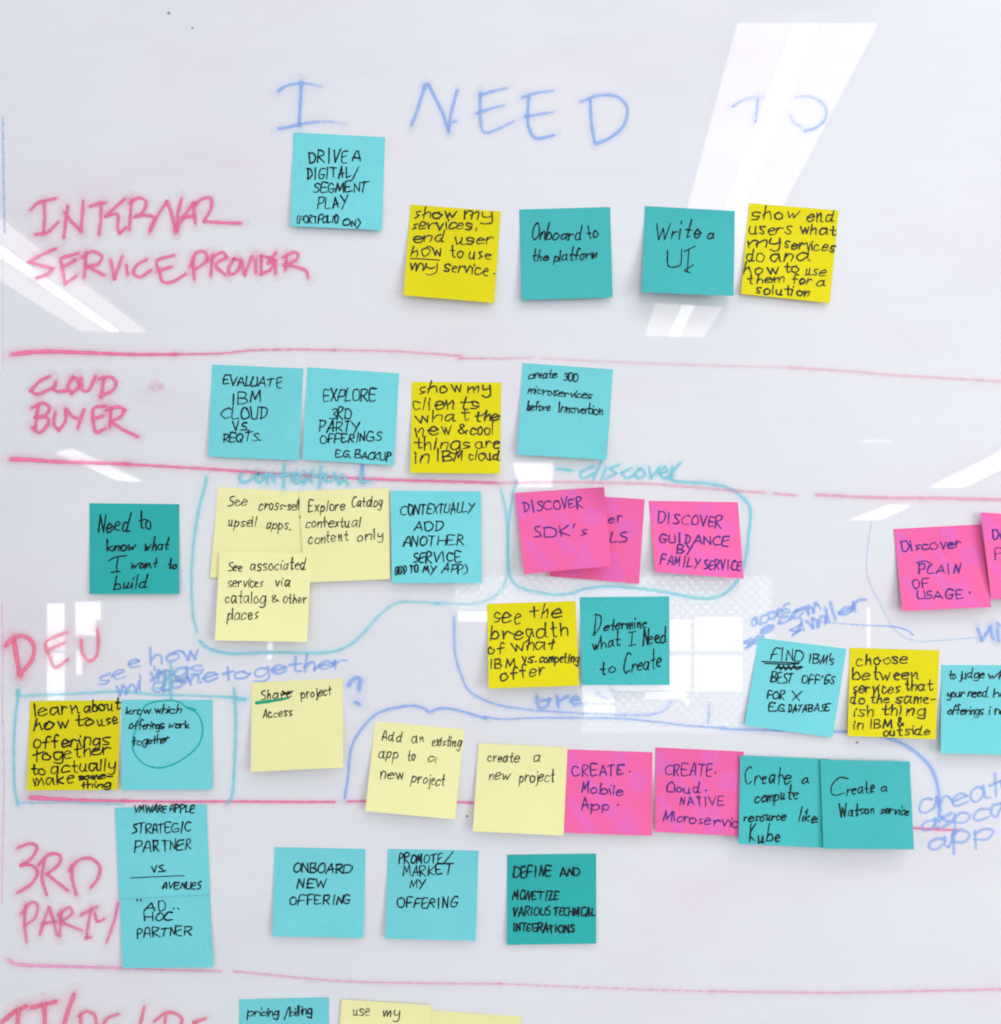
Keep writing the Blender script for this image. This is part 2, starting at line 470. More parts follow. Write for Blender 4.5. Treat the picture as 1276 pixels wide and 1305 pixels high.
# I NEED TO
heading('blue marker', ['I', 'NEED', 'TO'], MK_BLUE,
  st(c1, '62,142 95,120 140,108 205,106 275,120', fade=(1, .25)) + st(c1, '178,100 172,200 165,320', w=4.2) + st(c1, '65,335 115,327 200,308 300,300 400,310', fade=(1.2, .1)),
  st(c1, '740,315 770,235 806,118|806,118 822,108 852,165 890,240 928,345') + st(c1, '928,348 940,260 970,145', fade=(.7, 1)) + st(c1, '950,302 962,298', w=3) +
  st(c1, '1090,155 1088,240 1095,330 1115,356 1160,345 1260,298', fade=(1.1, .4)) + st(c1, '1088,165 1150,145 1222,130', fade=(1, .4)) + st(c1, '1075,256 1140,235 1210,215', fade=(1, .35)) +
  st(w2, '62,246 95,236 138,230', K, fade=(1, .4)) + st(w2, '76,246 73,300 80,335 97,352 138,344', K) + st(w2, '68,296 105,290 135,285', K, fade=(1, .4)) +
  st(w2, '232,256 235,310 243,360', K) + st(w2, '210,258 250,243 300,245 326,275 316,320 282,350 250,364', K, fade=(.7, 1)),
  st(c3, '300,420 340,395 400,378 455,372', fade=(1, .2), a=.36) + st(c3, '425,390 420,440 412,500', a=.36) +
  st(c3, '620,375 680,370 740,395 772,440 765,490 720,530 668,546', a=.38, fade=(.4, 1.2)) + st(c3, '590,470 610,505 645,525', a=.2),
  w=4.0, alpha=0.62)
# INTERNAL SERVICE PROVIDER
heading('pink marker', ['INTERNAL', 'SERVICE', 'PROVIDER'], MK_PINK,
  st(c5, '158,148 200,112 282,92|225,120 228,190 222,265|185,275 240,265 295,215') +
  st(c5, '345,135 335,210 326,288|332,165 370,215 412,255|424,108 420,180 412,258|462,130 500,118 537,112|515,120 515,190 505,272') +
  st(c5, '636,95 590,135 540,182 590,170 603,182 600,240 612,268 642,242|670,102 665,180 660,248|665,112 710,88 746,110 730,158 690,186 735,178 785,190 765,256') +
  st(c5, '765,256 800,185 850,108 872,160 895,255|902,255 905,180 925,95|895,255 940,180 985,115 996,216|932,188 985,182|990,130 1030,95 1075,90 1076,140 1042,208 1110,214 1225,218'),
  st(c5, '282,350 220,375 150,415 205,432 268,450 240,478 190,496') + st(c5, '395,372 350,385 312,398 320,450 332,526 385,490|320,442 385,405') +
  st(c5, '440,370 430,490|420,390 470,362 520,385 500,425 450,440 530,482|565,410 585,500 622,388|645,435 650,475|745,405 700,430 680,470 715,492 766,460|882,382 800,410 815,470 830,516 880,516 946,478|810,460 872,440'),
  st(c5, '985,400 990,502|970,435 1000,370 1045,365 1052,410 1000,450|1085,380 1075,482|1068,402 1130,365 1156,390 1100,430 1150,482|1192,400 1165,450 1175,478 1212,460 1226,410 1192,400') +
  st(w1, '614,662 622,698 640,652|649,660 650,692|664,652 664,696 688,684 696,660 664,650', K) +
  st(c1, '45,970 8,1020 45,1010 45,1070|102,995 95,1052|85,990 130,968 158,972 150,1005 92,1032 150,1040 200,1060 210,1090'),
  w=4.4, alpha=0.66)
# CLOUD BUYER
heading('pink marker', ['CLOUD', 'BUYER'], MK_PINK,
  st(c5, '250,1000 205,1022 158,1072 192,1090 268,1058|284,1030 274,1064 300,1075 338,1072|372,1004 345,1050 365,1084 402,1050 392,1010 372,1004|415,1010 420,1066 452,1070 486,1000|530,1015 515,1102|508,1012 560,1000 592,1030 572,1072 515,1096'),
  st(c5, '195,1152 180,1262|165,1158 220,1135 252,1160 230,1198 180,1206 240,1210 246,1240 204,1286 168,1262|282,1185 275,1240 300,1272 332,1230 336,1176|340,1168 372,1205 392,1212|428,1172 412,1215 398,1258|538,1150 480,1160 474,1215 490,1282 536,1266|480,1215 526,1200|565,1165 560,1252|545,1170 600,1155 636,1170 610,1210 565,1226 620,1266 698,1304'),
  w=4.6, alpha=0.7)
marker('smudge', MK_LILAC, st(c5, '770,1050 795,1028 820,1050 790,1062', a=.13), 'faint pink smudge beside the words CLOUD BUYER', w=9)
# DEV
c0 = (0, 600)
marker('heading_lettering', MK_RED,
  st(c0, '72,862 85,950 102,1038', w=6.5) + st(c0, '30,890 72,852 130,845 172,890 165,960 122,1016 102,1038', w=5.5) +
  st(c0, '338,825 270,850 232,880 250,940 282,1002 342,965|250,912 322,880', a=.5) + st(c0, '415,865 420,930 450,966 490,950 502,870 496,812', a=.55),
  'red and pink marker heading DEV', w=5, alpha=0.8)
# 3RD PARTY
c9 = (0, 979)
heading('pink marker', ['3RD', 'PARTY'], MK_PINK,
  st(c9, '95,405 150,385 188,402 160,460 108,495 160,495 192,530 160,590 95,632|225,470 215,560 236,642|198,492 250,440 305,445 300,490 240,540 342,622|365,500 370,570 388,642|355,520 400,470 460,460 508,500 500,560 465,606'),
  st(c9, '130,700 125,790 136,884|112,738 160,685 192,700 180,760 130,800|205,842 230,760 250,712 270,770 292,852|220,792 285,782|312,735 305,854|298,748 350,710 368,740 310,786 415,826|415,746 492,708|465,720 450,800 440,866 458,862|485,745 496,782 528,770|602,690 582,780 545,884', fade=(1, .6)),
  w=4.6, alpha=0.62)
# bottom heading, cut by the frame
marker('heading_lettering', MK_RED,
  st(c9, '14,1292 70,1245 132,1215|95,1240 88,1320|165,1220 225,1206 282,1190|225,1210 230,1330|376,1158 350,1230 322,1320', w=6) +
  st(c9, '412,1258 412,1340|405,1262 440,1240 482,1258 492,1310|600,1255 548,1275 518,1320|735,1222 712,1320|790,1290 830,1256 880,1245 926,1275 922,1320|845,1270 835,1330|1042,1278 990,1296 1010,1320', a=.55),
  'pink marker heading beginning IT/DEV at the bottom edge', w=4.6, alpha=0.72)
# dividers
w_ = 4.2
marker('divider_line', MK_PINK, [([(17,451.5),(38,449),(65,448),(110,449.5),(165,451.5),(225,451.5)], dict(w=5, fade=(1.25,.8), taper=(1.15,.8))),
  ([(222,451.5),(280,450.5),(320,446.5),(372,445.2),(426,446)], dict(fade=(.65,.4), w=3.4)), ([(426,446),(450,446.5),(501,447.5),(545,450.5),(587,453.5)], dict(fade=(.32,.36), w=3.4)), ([(586,456.5),(640,457),(680,456)], dict(fade=(.45,.15), w=3)),
  ([(690,456.5),(756,460),(822,463),(887,465),(950,467),(1007,468)], dict(a=.11, w=4)), ([(1009,468.5),(1080,473),(1137,478),(1200,481.5),(1290,487)], dict(a=.17, w=4.4))],
  'pink divider line above the CLOUD BUYER row', w=4, alpha=0.72)
marker('divider_line', MK_PINK, [([(15,585),(40,586),(65,588),(120,590),(165,591.5)], dict(w=5, fade=(1.25,.8), taper=(1.1,.85))), ([(160,591.3),(230,595.5),(301,600),(362,604.5),(426,608),(501,611.5),(570,613.5),(632,615.4)], dict(a=.5)),
  ([(637,615.5),(690,614.5),(736,614.5),(826,616.5),(860,619),(897,622),(940,625.5),(974,628)], dict(a=.22)), ([(987,629),(1015,631.5)], dict(a=.3, w=3)), ([(1042,630.5),(1090,633),(1137,634.6),(1200,635),(1290,637)], dict(a=.28, w=4.8))],
  'pink divider line under the CLOUD BUYER row', w=4.4, alpha=0.72)
marker('divider_line', MK_PINK, [([(40,1016.5),(70,1018.5),(100,1019.8),(160,1020.8)], dict(w=5.2, fade=(1.25,.9), taper=(1.15,.7))), ([(158,1020.8),(220,1021.5),(296,1021.5),(360,1022),(426,1022)], dict(w=3.4, a=.62)), ([(444,1021.5),(476,1021),(540,1022),(600,1023),(700,1030)], dict(w=3.6, a=.5))],
  'pink divider line under the DEV row', w=4, alpha=0.76)
marker('divider_line', MK_PINK, [([(1150,1055),(1175,1056),(1195,1057)], dict(a=.5, w=3.4)), ([(1196,1057.2),(1220,1058)], dict(a=.55, w=3))],
  'short pink line end right of the Watson note', w=4, alpha=0.76)
marker('divider_line', MK_LILAC, [([(12,1224),(20,1228.5),(40,1230.5),(75,1231.5),(155,1234)], dict(w=4.4, fade=(1.3,.85))), ([(155,1234),(220,1236.5),(281,1237.6)], dict(a=.45, w=3)), ([(299,1238),(350,1243),(401,1248),(450,1251),(501,1252.5),(570,1253.5),(638,1253.7)], dict(a=.38, w=3.4)), ([(638,1253.7),(700,1256.5),(756,1258.7),(830,1261.5),(907,1263.7)], dict(a=.28, w=3.2)), ([(907,1263.7),(1037,1265),(1110,1264.5),(1188,1262.7),(1290,1260.5)], dict(a=.38, w=3.8))],
  'faded pink divider line under the 3RD PARTY row', w=4, alpha=0.62)
marker('edge_line', MK_BLUE, [([(3.5,150),(4.5,220),(6,296)], dict(a=.3, w=3.6)), ([(2.5,300),(3.5,380),(4,470)], dict(a=.08, w=3))], 'blue marker line down the left edge', halo=False)
marker('edge_line', MK_LILAC, [([(2.5,770),(3.5,840),(3,920)], dict(a=.2, w=3)), ([(4,920),(5,1000),(3.5,1080),(2.5,1150)], dict(a=.22, w=3.6))], 'pink marker line down the left edge', halo=False)
# teal outlines
c2, c4, cA = (240, 440), (240, 590), (640, 590)
c5b = (500, 440)
marker('bubble_outline', MK_TEAL, st(c4, '92,75 80,140 55,230 35,350 20,500 18,650 25,780 45,860', fade=(1, .7)) + st(c4, '60,910 110,948 220,972 400,966 560,968 720,965 820,930 900,860 980,770 1060,716 1150,708 1276,716', fade=(1, .6)) +
  st(c5b, '230,1312 330,1318 430,1316 490,1298 545,1258 583,1190 590,1080 588,950 578,840 556,740', fade=(.4, .7)),
  'teal bubble outline round the contextual notes', w=4, alpha=0.55)
marker('bubble_outline', MK_TEAL, st(cA, '75,90 55,160 36,300 30,400 32,510 52,600 120,645 250,670 350,665 430,640 550,630 700,640 850,662 950,682 1050,690 1135,665 1200,600 1240,500 1260,350 1268,250 1240,190 1160,130 1050,105 900,95 845,76', fade=(.7, 1.1)),
  'teal bubble outline round the pink discover notes', w=4, alpha=0.55)
marker('marker_note', MK_TEAL, st(c2, '292,640 265,665 270,697 310,690 336,658|355,655 345,685 365,700 386,672 355,655|398,655 402,697|402,672 425,655 437,692|490,615 485,722|455,666 522,655|530,685 572,665 555,650 535,670 545,702 586,690|590,645 628,692|632,640 590,702|676,625 670,722|640,665 702,665|697,660 702,692 730,690 746,655|782,665 755,680 770,706 800,680 812,706|884,645 880,696 916,694'),
  'teal marker word contextual', w=4.2, alpha=0.6)
marker('marker_note', MK_BLUE, st(c2, '888,615 884,660 886,695', w=4.4), 'blue last stroke of the word contextual', w=4, alpha=.65)
marker('marker_note', MK_TEAL, st(w4, '150,334 182,338', K, w=4.5) + st(w4, '238,328 208,343 214,358 242,345|262,310 240,360|272,332 262,358|304,324 282,334 298,345 274,358|336,332 312,344 324,358 344,350|358,334 346,346 354,358 370,350 366,336 356,334|382,332 387,358 408,330|408,346 428,340 422,328 408,344 420,358 438,350|440,330 438,356|440,342 460,320', K),
  'teal marker word discover', w=3.4, alpha=0.55)
c8 = (0, 800)
marker('bubble_outline', MK_TEAL, st(c8, '90,318 95,345 200,343 300,340 450,332 600,325 700,332 800,342 1000,346 1130,352 1185,356', a=.42) + st(c8, '1212,362 1242,364', w=6) +
  st(c8, '95,325 80,450 70,600 74,800 92,900', a=.5) + st(c8, '92,892 200,892 300,890 460,895 620,900', a=.3) + st(c8, '1195,312 1200,420 1202,520 1196,700 1185,850 1160,892') + st(c8, '870,235 868,300 872,358', w=5, a=.5),
  'teal box outline round the learn about notes', w=3.8, alpha=0.55)
# blue side notes
marker_words('marker_note', MK_BLUE, [(c0, 'se', (505,1095), (640,1048), 78), (c0, 'e how', (660,1000), (1010,948), 76), (c0, 'ings', (770,1068), (1035,1030), 80), (c0, 'mi', (598,1138), (735,1112), 78), (c0, 'done', (780,1130), (1105,1062), 85), (c4, 'together', (180,1108), (810,1022), 76)],
  'blue marker scrawl ending in together above the learn about notes', 4.2, 0.58, 5)
marker('marker_note', MK_TEAL, st(c8, '800,250 830,225 850,260 830,300 795,310', a=.4) + st(c8, '870,180 880,230 900,255', a=.4), 'teal scribble over the blue scrawl', w=4)
c7 = (300, 840)
marker('marker_note', MK_BLUE, st(c7, '578,130 608,98 636,100 630,152', w=5.5) + st(c7, '618,222 628,228', w=5), 'blue marker question mark', alpha=.62)
cB, cD = (600, 740), (900, 800)
marker('bracket_line', MK_BLUE, st(c7, '558,706 575,600 586,480 620,390 700,295 780,256 900,238 960,250 990,270 1040,252 1120,258 1276,302') +
   st(cB, '70,693 160,706 300,700 430,700 560,700 740,702 900,715 1100,738 1200,746 1280,752', a=.45, w=2.6) + st(cD, '80,512 150,518 400,524 560,526 700,530 800,538', a=.55, w=3.2) + st(cD, '800,538 900,555 1000,590 1100,660 1160,740 1188,850 1190,985', w=4.4),
  'long blue bracket line sweeping over the create notes', w=3.4, alpha=0.55)
marker('bracket_line', MK_BLUE, [([(579,787),(580,830),(588,860),(600,882),(630,897),(670,904),(725,908),(785,911),(825,911),(845,906),(857,892)], dict(fade=(1.1, .6))), ([(904,898),(904,910),(902,921)], dict(a=.3))],
  'blue bracket line under the breadth note', w=3.2, alpha=0.45)
marker('marker_note', MK_BLUE, st(cB, '338,590 340,620 350,648 388,640 402,606 362,612|440,592 446,640|446,618 492,590|512,614 550,604 540,588 515,604 525,632 560,626', fade=(1, .8)) + st(cB, '640,570 690,600|720,560 735,590', a=.2), 'blue marker letters bre under the breadth note', w=4.6, alpha=.55)
cE = (957, 590)
marker_words('marker_note', MK_BLUE, [(cE, 'acces', (10,838), (205,756), 74), (cE, 'com', (150,825), (345,742), 66), (cE, 'similer', (200,882), (590,732), 74), (cE, 'se', (-25,945), (60,905), 66), (cE, 'e', (60,875), (110,855), 60)],
  'blue smeared scrawl above the FIND note', 4.6, 0.58, 9)
marker('pointer_line', MK_BLUE, st(cE, '615,300 597,420 590,540 610,620 660,720 720,830 790,890 860,910 960,905 1150,890', a=.22, w=2.4), 'thin faint blue curve left of the PLAIN OF USAGE note', halo=False)
marker('pointer_line', MK_BLUE, st(cE, '345,808 500,822 640,830 740,836 800,855 826,876', fade=(.5, 1.2), w=2.8, a=.42), 'blue pointer line above the choose note', halo=False)
marker('marker_note', MK_BLUE, st(cE, '1158,845 1178,904 1222,838|1222,838 1236,895|1258,850 1264,905|1262,822 1266,826'), 'blue marker letters at the right edge', w=4, alpha=.6)
cF = (957, 790)
marker_words('marker_note', MK_BLUE, [(cF, 'create', (868,992), (1370,862), 120), (cF, 'aspca', (872,1074), (1300,985), 100), (cF, 'app', (905,1172), (1240,1108), 112)],
  'blue marker words at the right edge ending in app', 4.2, 0.58, 21)
rs = random.Random(3)
for (x, y, r) in ((215,16.5,1.3), (245,35,1.0), (1092,946,1.0), (595,1040,1.1), (896,1040,.9)):
    marker('speck', INK_GREY, [([(x, y), (x + .6, y + .4)], dict(w=2 * r, a=.4))], halo=False)

# ------------------------------------------------------------------ sticky notes
def bil(q, u, v):
    (ax, ay), (bx, by), (cx, cy), (dx, dy) = q
    return (ax*(1-u)*(1-v) + bx*u*(1-v) + cx*u*v + dx*(1-u)*v, ay*(1-u)*(1-v) + by*u*(1-v) + cy*u*v + dy*(1-u)*v)

def inv_bil(q, x, y):
    u = v = 0.5
    for _ in range(6):
        px, py = bil(q, u, v)
        e = 1e-4
        ax, ay = bil(q, u + e, v); bx, by = bil(q, u, v + e)
        a, b, c, d = (ax-px)/e, (bx-px)/e, (ay-py)/e, (by-py)/e
        det = a*d - b*c
        rx, ry = x - px, y - py
        u += (d*rx - b*ry) / det; v += (a*ry - c*rx) / det
    return u, v

N = 24
THICK = 0.00012
NOTES = 'sticky notes stuck on the whiteboard'
def note(o, corners, color, label, lines, hand, ink, base=0.25, lift=4.0, skew=0.0, tr=0.0, bow=0.0, extra=None, pw=None, seed=None):
    q = C(o, corners)
    rng = random.Random(seed or label)
    bz, lz = base / 1000, (lift if lift < 1 else lift * 1.3) / 1000
    def hv(u, v):
        vv = max(0.0, v - 0.16) / 0.84
        z = bz + lz * (vv ** 1.5) * (1 + skew * (u - .5) * 2)
        z += bow / 1000 * (2 * u - 1) ** 2 * vv
        if tr: z += tr / 1000 * (max(0, u - .55) / .45) ** 2 * (max(0, .35 - v) / .35)
        return z
    def hxy(x, y):
        u, v = inv_bil(q, x, y)
        return hv(min(1.02, max(-.02, u)), min(1.02, max(-.02, v))) + THICK
    V, Fc = [], []
    for side in (0, 1):
        for j in range(N + 1):
            for i in range(N + 1):
                u, v = i / N, j / N
                # hand-cut irregularity of the edge
                x, y = bil(q, u, v)
                h = hv(u, v) + (THICK if side == 0 else 0)
                V.append(pt(x, y, h))
    M = (N + 1) ** 2
    ix = lambda i, j, s: s * M + j * (N + 1) + i
    for j in range(N):
        for i in range(N):
            Fc.append((ix(i, j, 0), ix(i, j+1, 0), ix(i+1, j+1, 0), ix(i+1, j, 0)))
            Fc.append((ix(i, j, 1), ix(i+1, j, 1), ix(i+1, j+1, 1), ix(i, j+1, 1)))
    for i in range(N):
        Fc.append((ix(i, 0, 0), ix(i+1, 0, 0), ix(i+1, 0, 1), ix(i, 0, 1)))
        Fc.append((ix(i, N, 0), ix(i, N, 1), ix(i+1, N, 1), ix(i+1, N, 0)))
        Fc.append((ix(0, i, 0), ix(0, i, 1), ix(0, i+1, 1), ix(0, i+1, 0)))
        Fc.append((ix(N, i, 0), ix(N, i+1, 0), ix(N, i+1, 1), ix(N, i, 1)))
    ob = mesh_obj('sticky_note', V, Fc, PAPER[color])
    tag(ob, label, 'sticky note', NOTES)
    if color == 'pink':
        pattern(ob, q, hv)
    I = Ink(hxy, 0.00012, 0.000006)
    for ln in lines:
        text, a, b, h = ln[:4]
        hd = ln[4] if len(ln) > 4 else hand
        p0, p1 = C(o, [a, b])
        write(I, text, p0, p1, h / 4, hd, rng, w=pw)
    if extra:
        for s, wd in extra:
            for pts, _ in st(o, s):
                I.stroke(pts, wd, alpha=0.92)
    if I.v: I.build('handwriting', ink, ob)
    return ob, hxy

def pattern(ob, q, hv):
    V, Fc, A = [], [], []
    shapes = []
    for (cx, cy, r) in ((.62, .11, .105), (.83, .36, .12)):
        shapes.append([(cx + r * math.cos(t * math.pi / 14), cy + r * math.sin(t * math.pi / 14)) for t in range(28)])
    def dense(poly):
        out = []
        for i in range(len(poly)):
            a, b = poly[i], poly[(i + 1) % len(poly)]
            for k in range(6): out.append((a[0] + (b[0]-a[0]) * k / 6, a[1] + (b[1]-a[1]) * k / 6))
        return out
    shapes += [dense(p) for p in ([(.70, .60), (.86, .985), (.55, .985)], [(.005, .02), (.10, .05), (.27, .24), (.12, .30), (.005, .34)],
        [(.20, .36), (.27, .31), (.40, .48), (.63, .74), (.54, .86)], [(.02, .58), (.09, .57), (.37, .93), (.33, .985), (.22, .985)], [(.40, .28), (.47, .25), (.64, .50), (.58, .58)])]
    for k, s in enumerate(shapes):
        b = len(V)
        cx = sum(p[0] for p in s) / len(s); cy = sum(p[1] for p in s) / len(s)
        rings = 5
        for r in range(rings + 1):
            f = 1 - r / (rings + 0.2)
            for (u, v) in s:
                uu, vv = cx + (u - cx) * f, cy + (v - cy) * f
                uu, vv = min(.995, max(.005, uu)), min(.995, max(.005, vv))
                x, y = bil(q, uu, vv)
                V.append(pt(x, y, hv(uu, vv) + THICK + 0.00005 + k * 0.000004)); A.append(.32)
        n = len(s)
        for r in range(rings):
            for i in range(n):
                j = (i + 1) % n
                Fc.append((b + r*n + i, b + r*n + j, b + (r+1)*n + j, b + (r+1)*n + i))
    mesh_obj('printed_pattern', V, Fc, M_PRINT, ob, None, A)

L = lambda t, x0, y0, x1, y1, h, *k: (t, (x0, y0), (x1, y1), h) + k
cG, cR, cQ, cH = (860, 230), (650, 230), (600, 940), (290, 979)

# --- first row
note(c1, [(136,355),(604,379),(586,853),(122,832)], 'light blue', 'light blue sticky note reading DRIVE A DIGITAL/ SEGMENT PLAY, right under the blue I',
  [L('DRIVE',216,513,405,503,58), L('A',440,498,478,496,45), L('DIGITAL',205,592,425,584,50), L('/',440,580,468,580,52), L('SEGMENT',235,660,515,648,50), L('PLAY',260,742,415,735,52), L('(PORTFOLIO',155,815,362,815,36), L('ON)',388,828,470,835,34)], 'caps', INK_BLACK, lift=3.0)
note(c1, [(733,722),(1194,758),(1160,1225),(697,1185)], 'yellow', 'bright yellow sticky note reading show my services, end user how to use my service',
  [L('show',752,795,968,790,55), L('my',1003,798,1138,800,58), L('services',738,848,1040,862,55), L(',',1068,850,1082,848,45), L('end',750,918,905,915,56), L('user',960,920,1150,928,56), L('how',735,985,885,985,56), L('to',935,990,1000,990,52), L('use',1030,995,1145,998,54), L('my',727,1058,865,1060,56), L('service',905,1062,1130,1080,54), L('.',1160,1078,1163,1078,40)], 'felt', INK_GREY, lift=4.5, skew=-.2, extra=[('732,998 800,1000 880,1006', 1.5)])
note(cR, [(48,148),(511,135),(524,596),(60,610)], 'teal', 'teal sticky note reading Onboard to the platform',
  [L('Onboard',112,302,362,300,76), L('to',398,298,448,282,62), L('the',115,408,195,408,58), L('platform',225,412,440,402,60)], 'script', INK_BLACK, lift=4.0)
note(cR, [(688,130),(1147,155),(1140,588),(672,570)], 'teal', 'teal sticky note reading Write a UI, hanging over a light reflection',
  [L('Write',740,298,970,295,95), L('a',1008,297,1043,292,58), L('U',802,447,880,440,80)], 'script', INK_BLACK, lift=11.0, skew=.1, extra=[('888,362 946,334|912,350 908,410 905,462|890,462 918,470|890,458 935,430', 1.5)])
note(cG, [(379,115),(836,153),(790,625),(337,578)], 'yellow', 'bright yellow sticky note reading show end users what my services do',
  [L('show',393,200,635,190,58), L('end',677,210,812,205,60), L('users',380,270,598,270,58), L('what',640,268,818,275,50), L('my',375,338,535,335,56), L('services',558,342,815,352,50), L('do',365,412,460,410,62), L('and',490,412,685,412,60), L('how',355,475,528,470,54), L('to',562,468,632,468,48), L('use',667,480,765,484,52), L('them',368,525,552,522,42), L('for',598,525,700,525,44), L('a',727,538,765,535,44), L('solution',413,578,680,582,44)], 'felt', INK_GREY, lift=3.0)
# --- cloud buyer row
note(c2, [(122,98),(587,118),(565,587),(102,567)], 'light blue', 'light blue sticky note reading EVALUATE IBM CLOUD VS. REQTS.',
  [L('EVALUATE',175,200,475,207,44), L('IBM',220,302,365,290,55), L('CLOUD',168,372,405,368,52), L('VS.',228,432,308,432,40), L('REQTS.',180,495,370,492,42)], 'caps', INK_BLACK, lift=2.5)
note(c2, [(607,112),(1075,143),(1048,613),(582,582)], 'light blue', 'light blue sticky note reading EXPLORE 3RD PARTY OFFERINGS E.G. BACKUP',
  [L('EXPLORE',690,285,955,294,60), L('3RD',722,374,832,378,54), L('PARTY',668,438,870,440,52), L('OFFERINGS',675,500,985,495,44), L('E.G.',752,568,825,570,34), L('BACKUP',850,575,1025,580,38)], 'caps', INK_BLACK, lift=2.5)
note(c5b, [(100,187),(557,190),(548,655),(92,650)], 'yellow', 'bright yellow sticky note reading show my clients what the new & cool things are',
  [L('show',130,248,352,240,56), L('my',385,242,500,240,56), L('clients',103,327,435,322,62), L('what',120,398,390,385,58), L('the',420,385,548,383,50), L('new',118,465,298,455,62), L('&',338,452,378,450,50), L('cool',400,455,512,450,62), L('things',112,530,395,522,58), L('are',425,522,545,520,54), L('in',115,602,185,597,62), L('IBM',225,590,358,585,52), L('cloud',390,585,545,585,50)], 'felt', INK_GREY, lift=3.5)
note(c5b, [(665,90),(1126,123),(1092,585),(635,557)], 'light blue', 'light blue sticky note reading create 300 microservices',
  [L('create',695,170,840,165,44), L('300',873,178,945,182,38), L('microservices',693,245,1018,272,42), L('before',688,330,803,330,46), L('Innovation',843,338,1075,355,46)], 'tiny', INK_BLACK, lift=4.0)
# --- dev row
note(c0, [(457,165),(915,170),(915,628),(457,628)], 'dark teal', 'dark teal sticky note reading Need to know what I want to build',
  [L('Need',500,312,660,298,92), L('to',710,300,770,288,82), L('know',545,410,690,405,62), L('what',735,402,855,410,64), L('want',668,498,800,495,50), L('to',858,500,902,498,48), L('build',580,605,745,600,66)], 'script', INK_BLACK, lift=2.5, extra=[('555,458 590,440 645,432|602,445 595,490 600,515|568,518 612,512', 1.8)], pw=2.3)
note(c4, [(152,123),(612,150),(582,602),(112,583)], 'pale yellow', 'pale yellow sticky note reading See cross-sell upsell apps, overlapped on two sides',
  [L('See',203,220,298,218,50), L('cross-sell',360,238,565,248,52), L('/',572,262,606,258,75), L('upsell',203,320,342,325,50), L('apps.',398,330,522,340,50)], 'neat', INK_GREY, lift=1.2, base=.3)
note(c4, [(565,143),(1022,127),(1030,592),(590,610)], 'pale yellow', 'pale yellow sticky note reading Explore Catalog contextual content only',
  [L('Explore',613,250,798,235,54), L('Catalog',835,222,988,222,50), L('contextual',598,330,875,322,52), L('content',613,415,815,395,52), L('only',862,398,995,385,50)], 'neat', INK_GREY, lift=2.2, base=1.0)
note(c4, [(160,452),(628,458),(606,913),(136,905)], 'pale yellow', 'pale yellow sticky note reading See associated services via catalog & other places',
  [L('See',205,548,270,550,44), L('associated',317,548,595,548,54), L('services',203,630,380,625,48), L('via',442,628,515,628,48), L('catalog',190,712,388,705,56), L('&',430,712,458,705,40), L('other',485,712,603,708,48), L('places',200,800,355,800,56)], 'neat', INK_GREY, lift=3.5, base=3.4)
note(c5b, [(-8,742),(452,745),(455,1212),(-2,1212)], 'light blue', 'light blue sticky note reading CONTEXTUALLY ADD ANOTHER SERVICE',
  [L('CONTEXTUALLY',42,865,415,865,48), L('ADD',115,945,258,942,44), L('ANOTHER',57,1025,362,1022,46), L('SERVICE',107,1105,350,1102,48), L('(ADD',15,1165,70,1165,38), L('TO',88,1158,132,1155,36), L('MY',158,1158,225,1160,34), L('APP)',255,1155,378,1160,38)], 'caps', INK_BLACK, lift=2.5, base=2.4)
note(cA, [(280,158),(727,185),(698,615),(243,578)], 'pink', 'pink sticky note mostly hidden under the SDKs note',
  [L('er',542,305,618,300,55), L('LS',555,402,628,406,48)], 'violet', INK_PURPLE, lift=2.2, base=.3)
note(cA, [(65,153),(520,123),(557,525),(112,567)], 'pink', "pink sticky note reading DISCOVER SDK's with a curled top corner",
  [L('DISCOVER',113,250,408,220,46), L("SDK's",163,380,425,368,56)], 'violet', INK_PURPLE, lift=8.0, base=2.6, tr=7, skew=.25)
note(cA, [(748,193),(1202,200),(1232,590),(780,555)], 'pink', 'pink sticky note reading DISCOVER GUIDANCE BY FAMILY SERVICE',
  [L('DISCOVER',793,303,1113,322,50), L('GUIDANCE',803,403,1150,412,44), L('BY',890,460,975,460,42), L('FAMILY',808,515,1010,530,44), L('SERVICE',1030,540,1215,547,44)], 'violet', INK_PURPLE, lift=6.5, skew=.1)
note(cB, [(83,118),(535,104),(553,535),(92,550)], 'yellow', 'bright yellow sticky note reading see the breadth of what IBM offer',
  [L('see',118,212,247,210,80), L('the',305,192,465,190,64), L('breadth',103,302,498,272,66), L('of',90,376,170,370,56), L('what',208,358,430,348,60), L('IBM',93,447,228,440,45), L('vs.',265,418,332,416,48), L('competing',352,415,548,412,44), L('offer',155,515,375,485,64)], 'felt', INK_GREY, lift=6, skew=-.2)
note(cB, [(556,84),(1012,80),(1014,532),(568,532)], 'teal', 'teal sticky note reading Determine what I Need to Create',
  [L('D',620,275,660,268,105), L('etermine',680,255,893,240,62), L('what',625,352,762,325,66), L('Need',880,328,992,305,80), L('to',660,478,738,465,66), L('Create',780,468,965,455,88)], 'script', INK_BLACK, lift=5.5, extra=[('806,265 842,258|824,262 820,328|804,332 842,326', 1.5)])
note(c8, [(153,374),(615,370),(600,826),(137,830)], 'yellow', 'bright yellow sticky note reading learn about how to use offerings together',
  [L('learn',178,452,400,432,62), L('about',430,432,612,420,52), L('how',172,522,352,512,56), L('to',388,503,478,495,52), L('use',500,500,603,490,54), L('offerings',172,612,560,585,62), L('together',172,682,565,652,62), L('to',163,750,235,746,54), L('actually',260,742,585,728,58), L('make',172,806,375,795,58), L('some-',405,776,575,766,32), L('thing',415,818,562,812,30)], 'bold', INK_BLACK, lift=3.0)
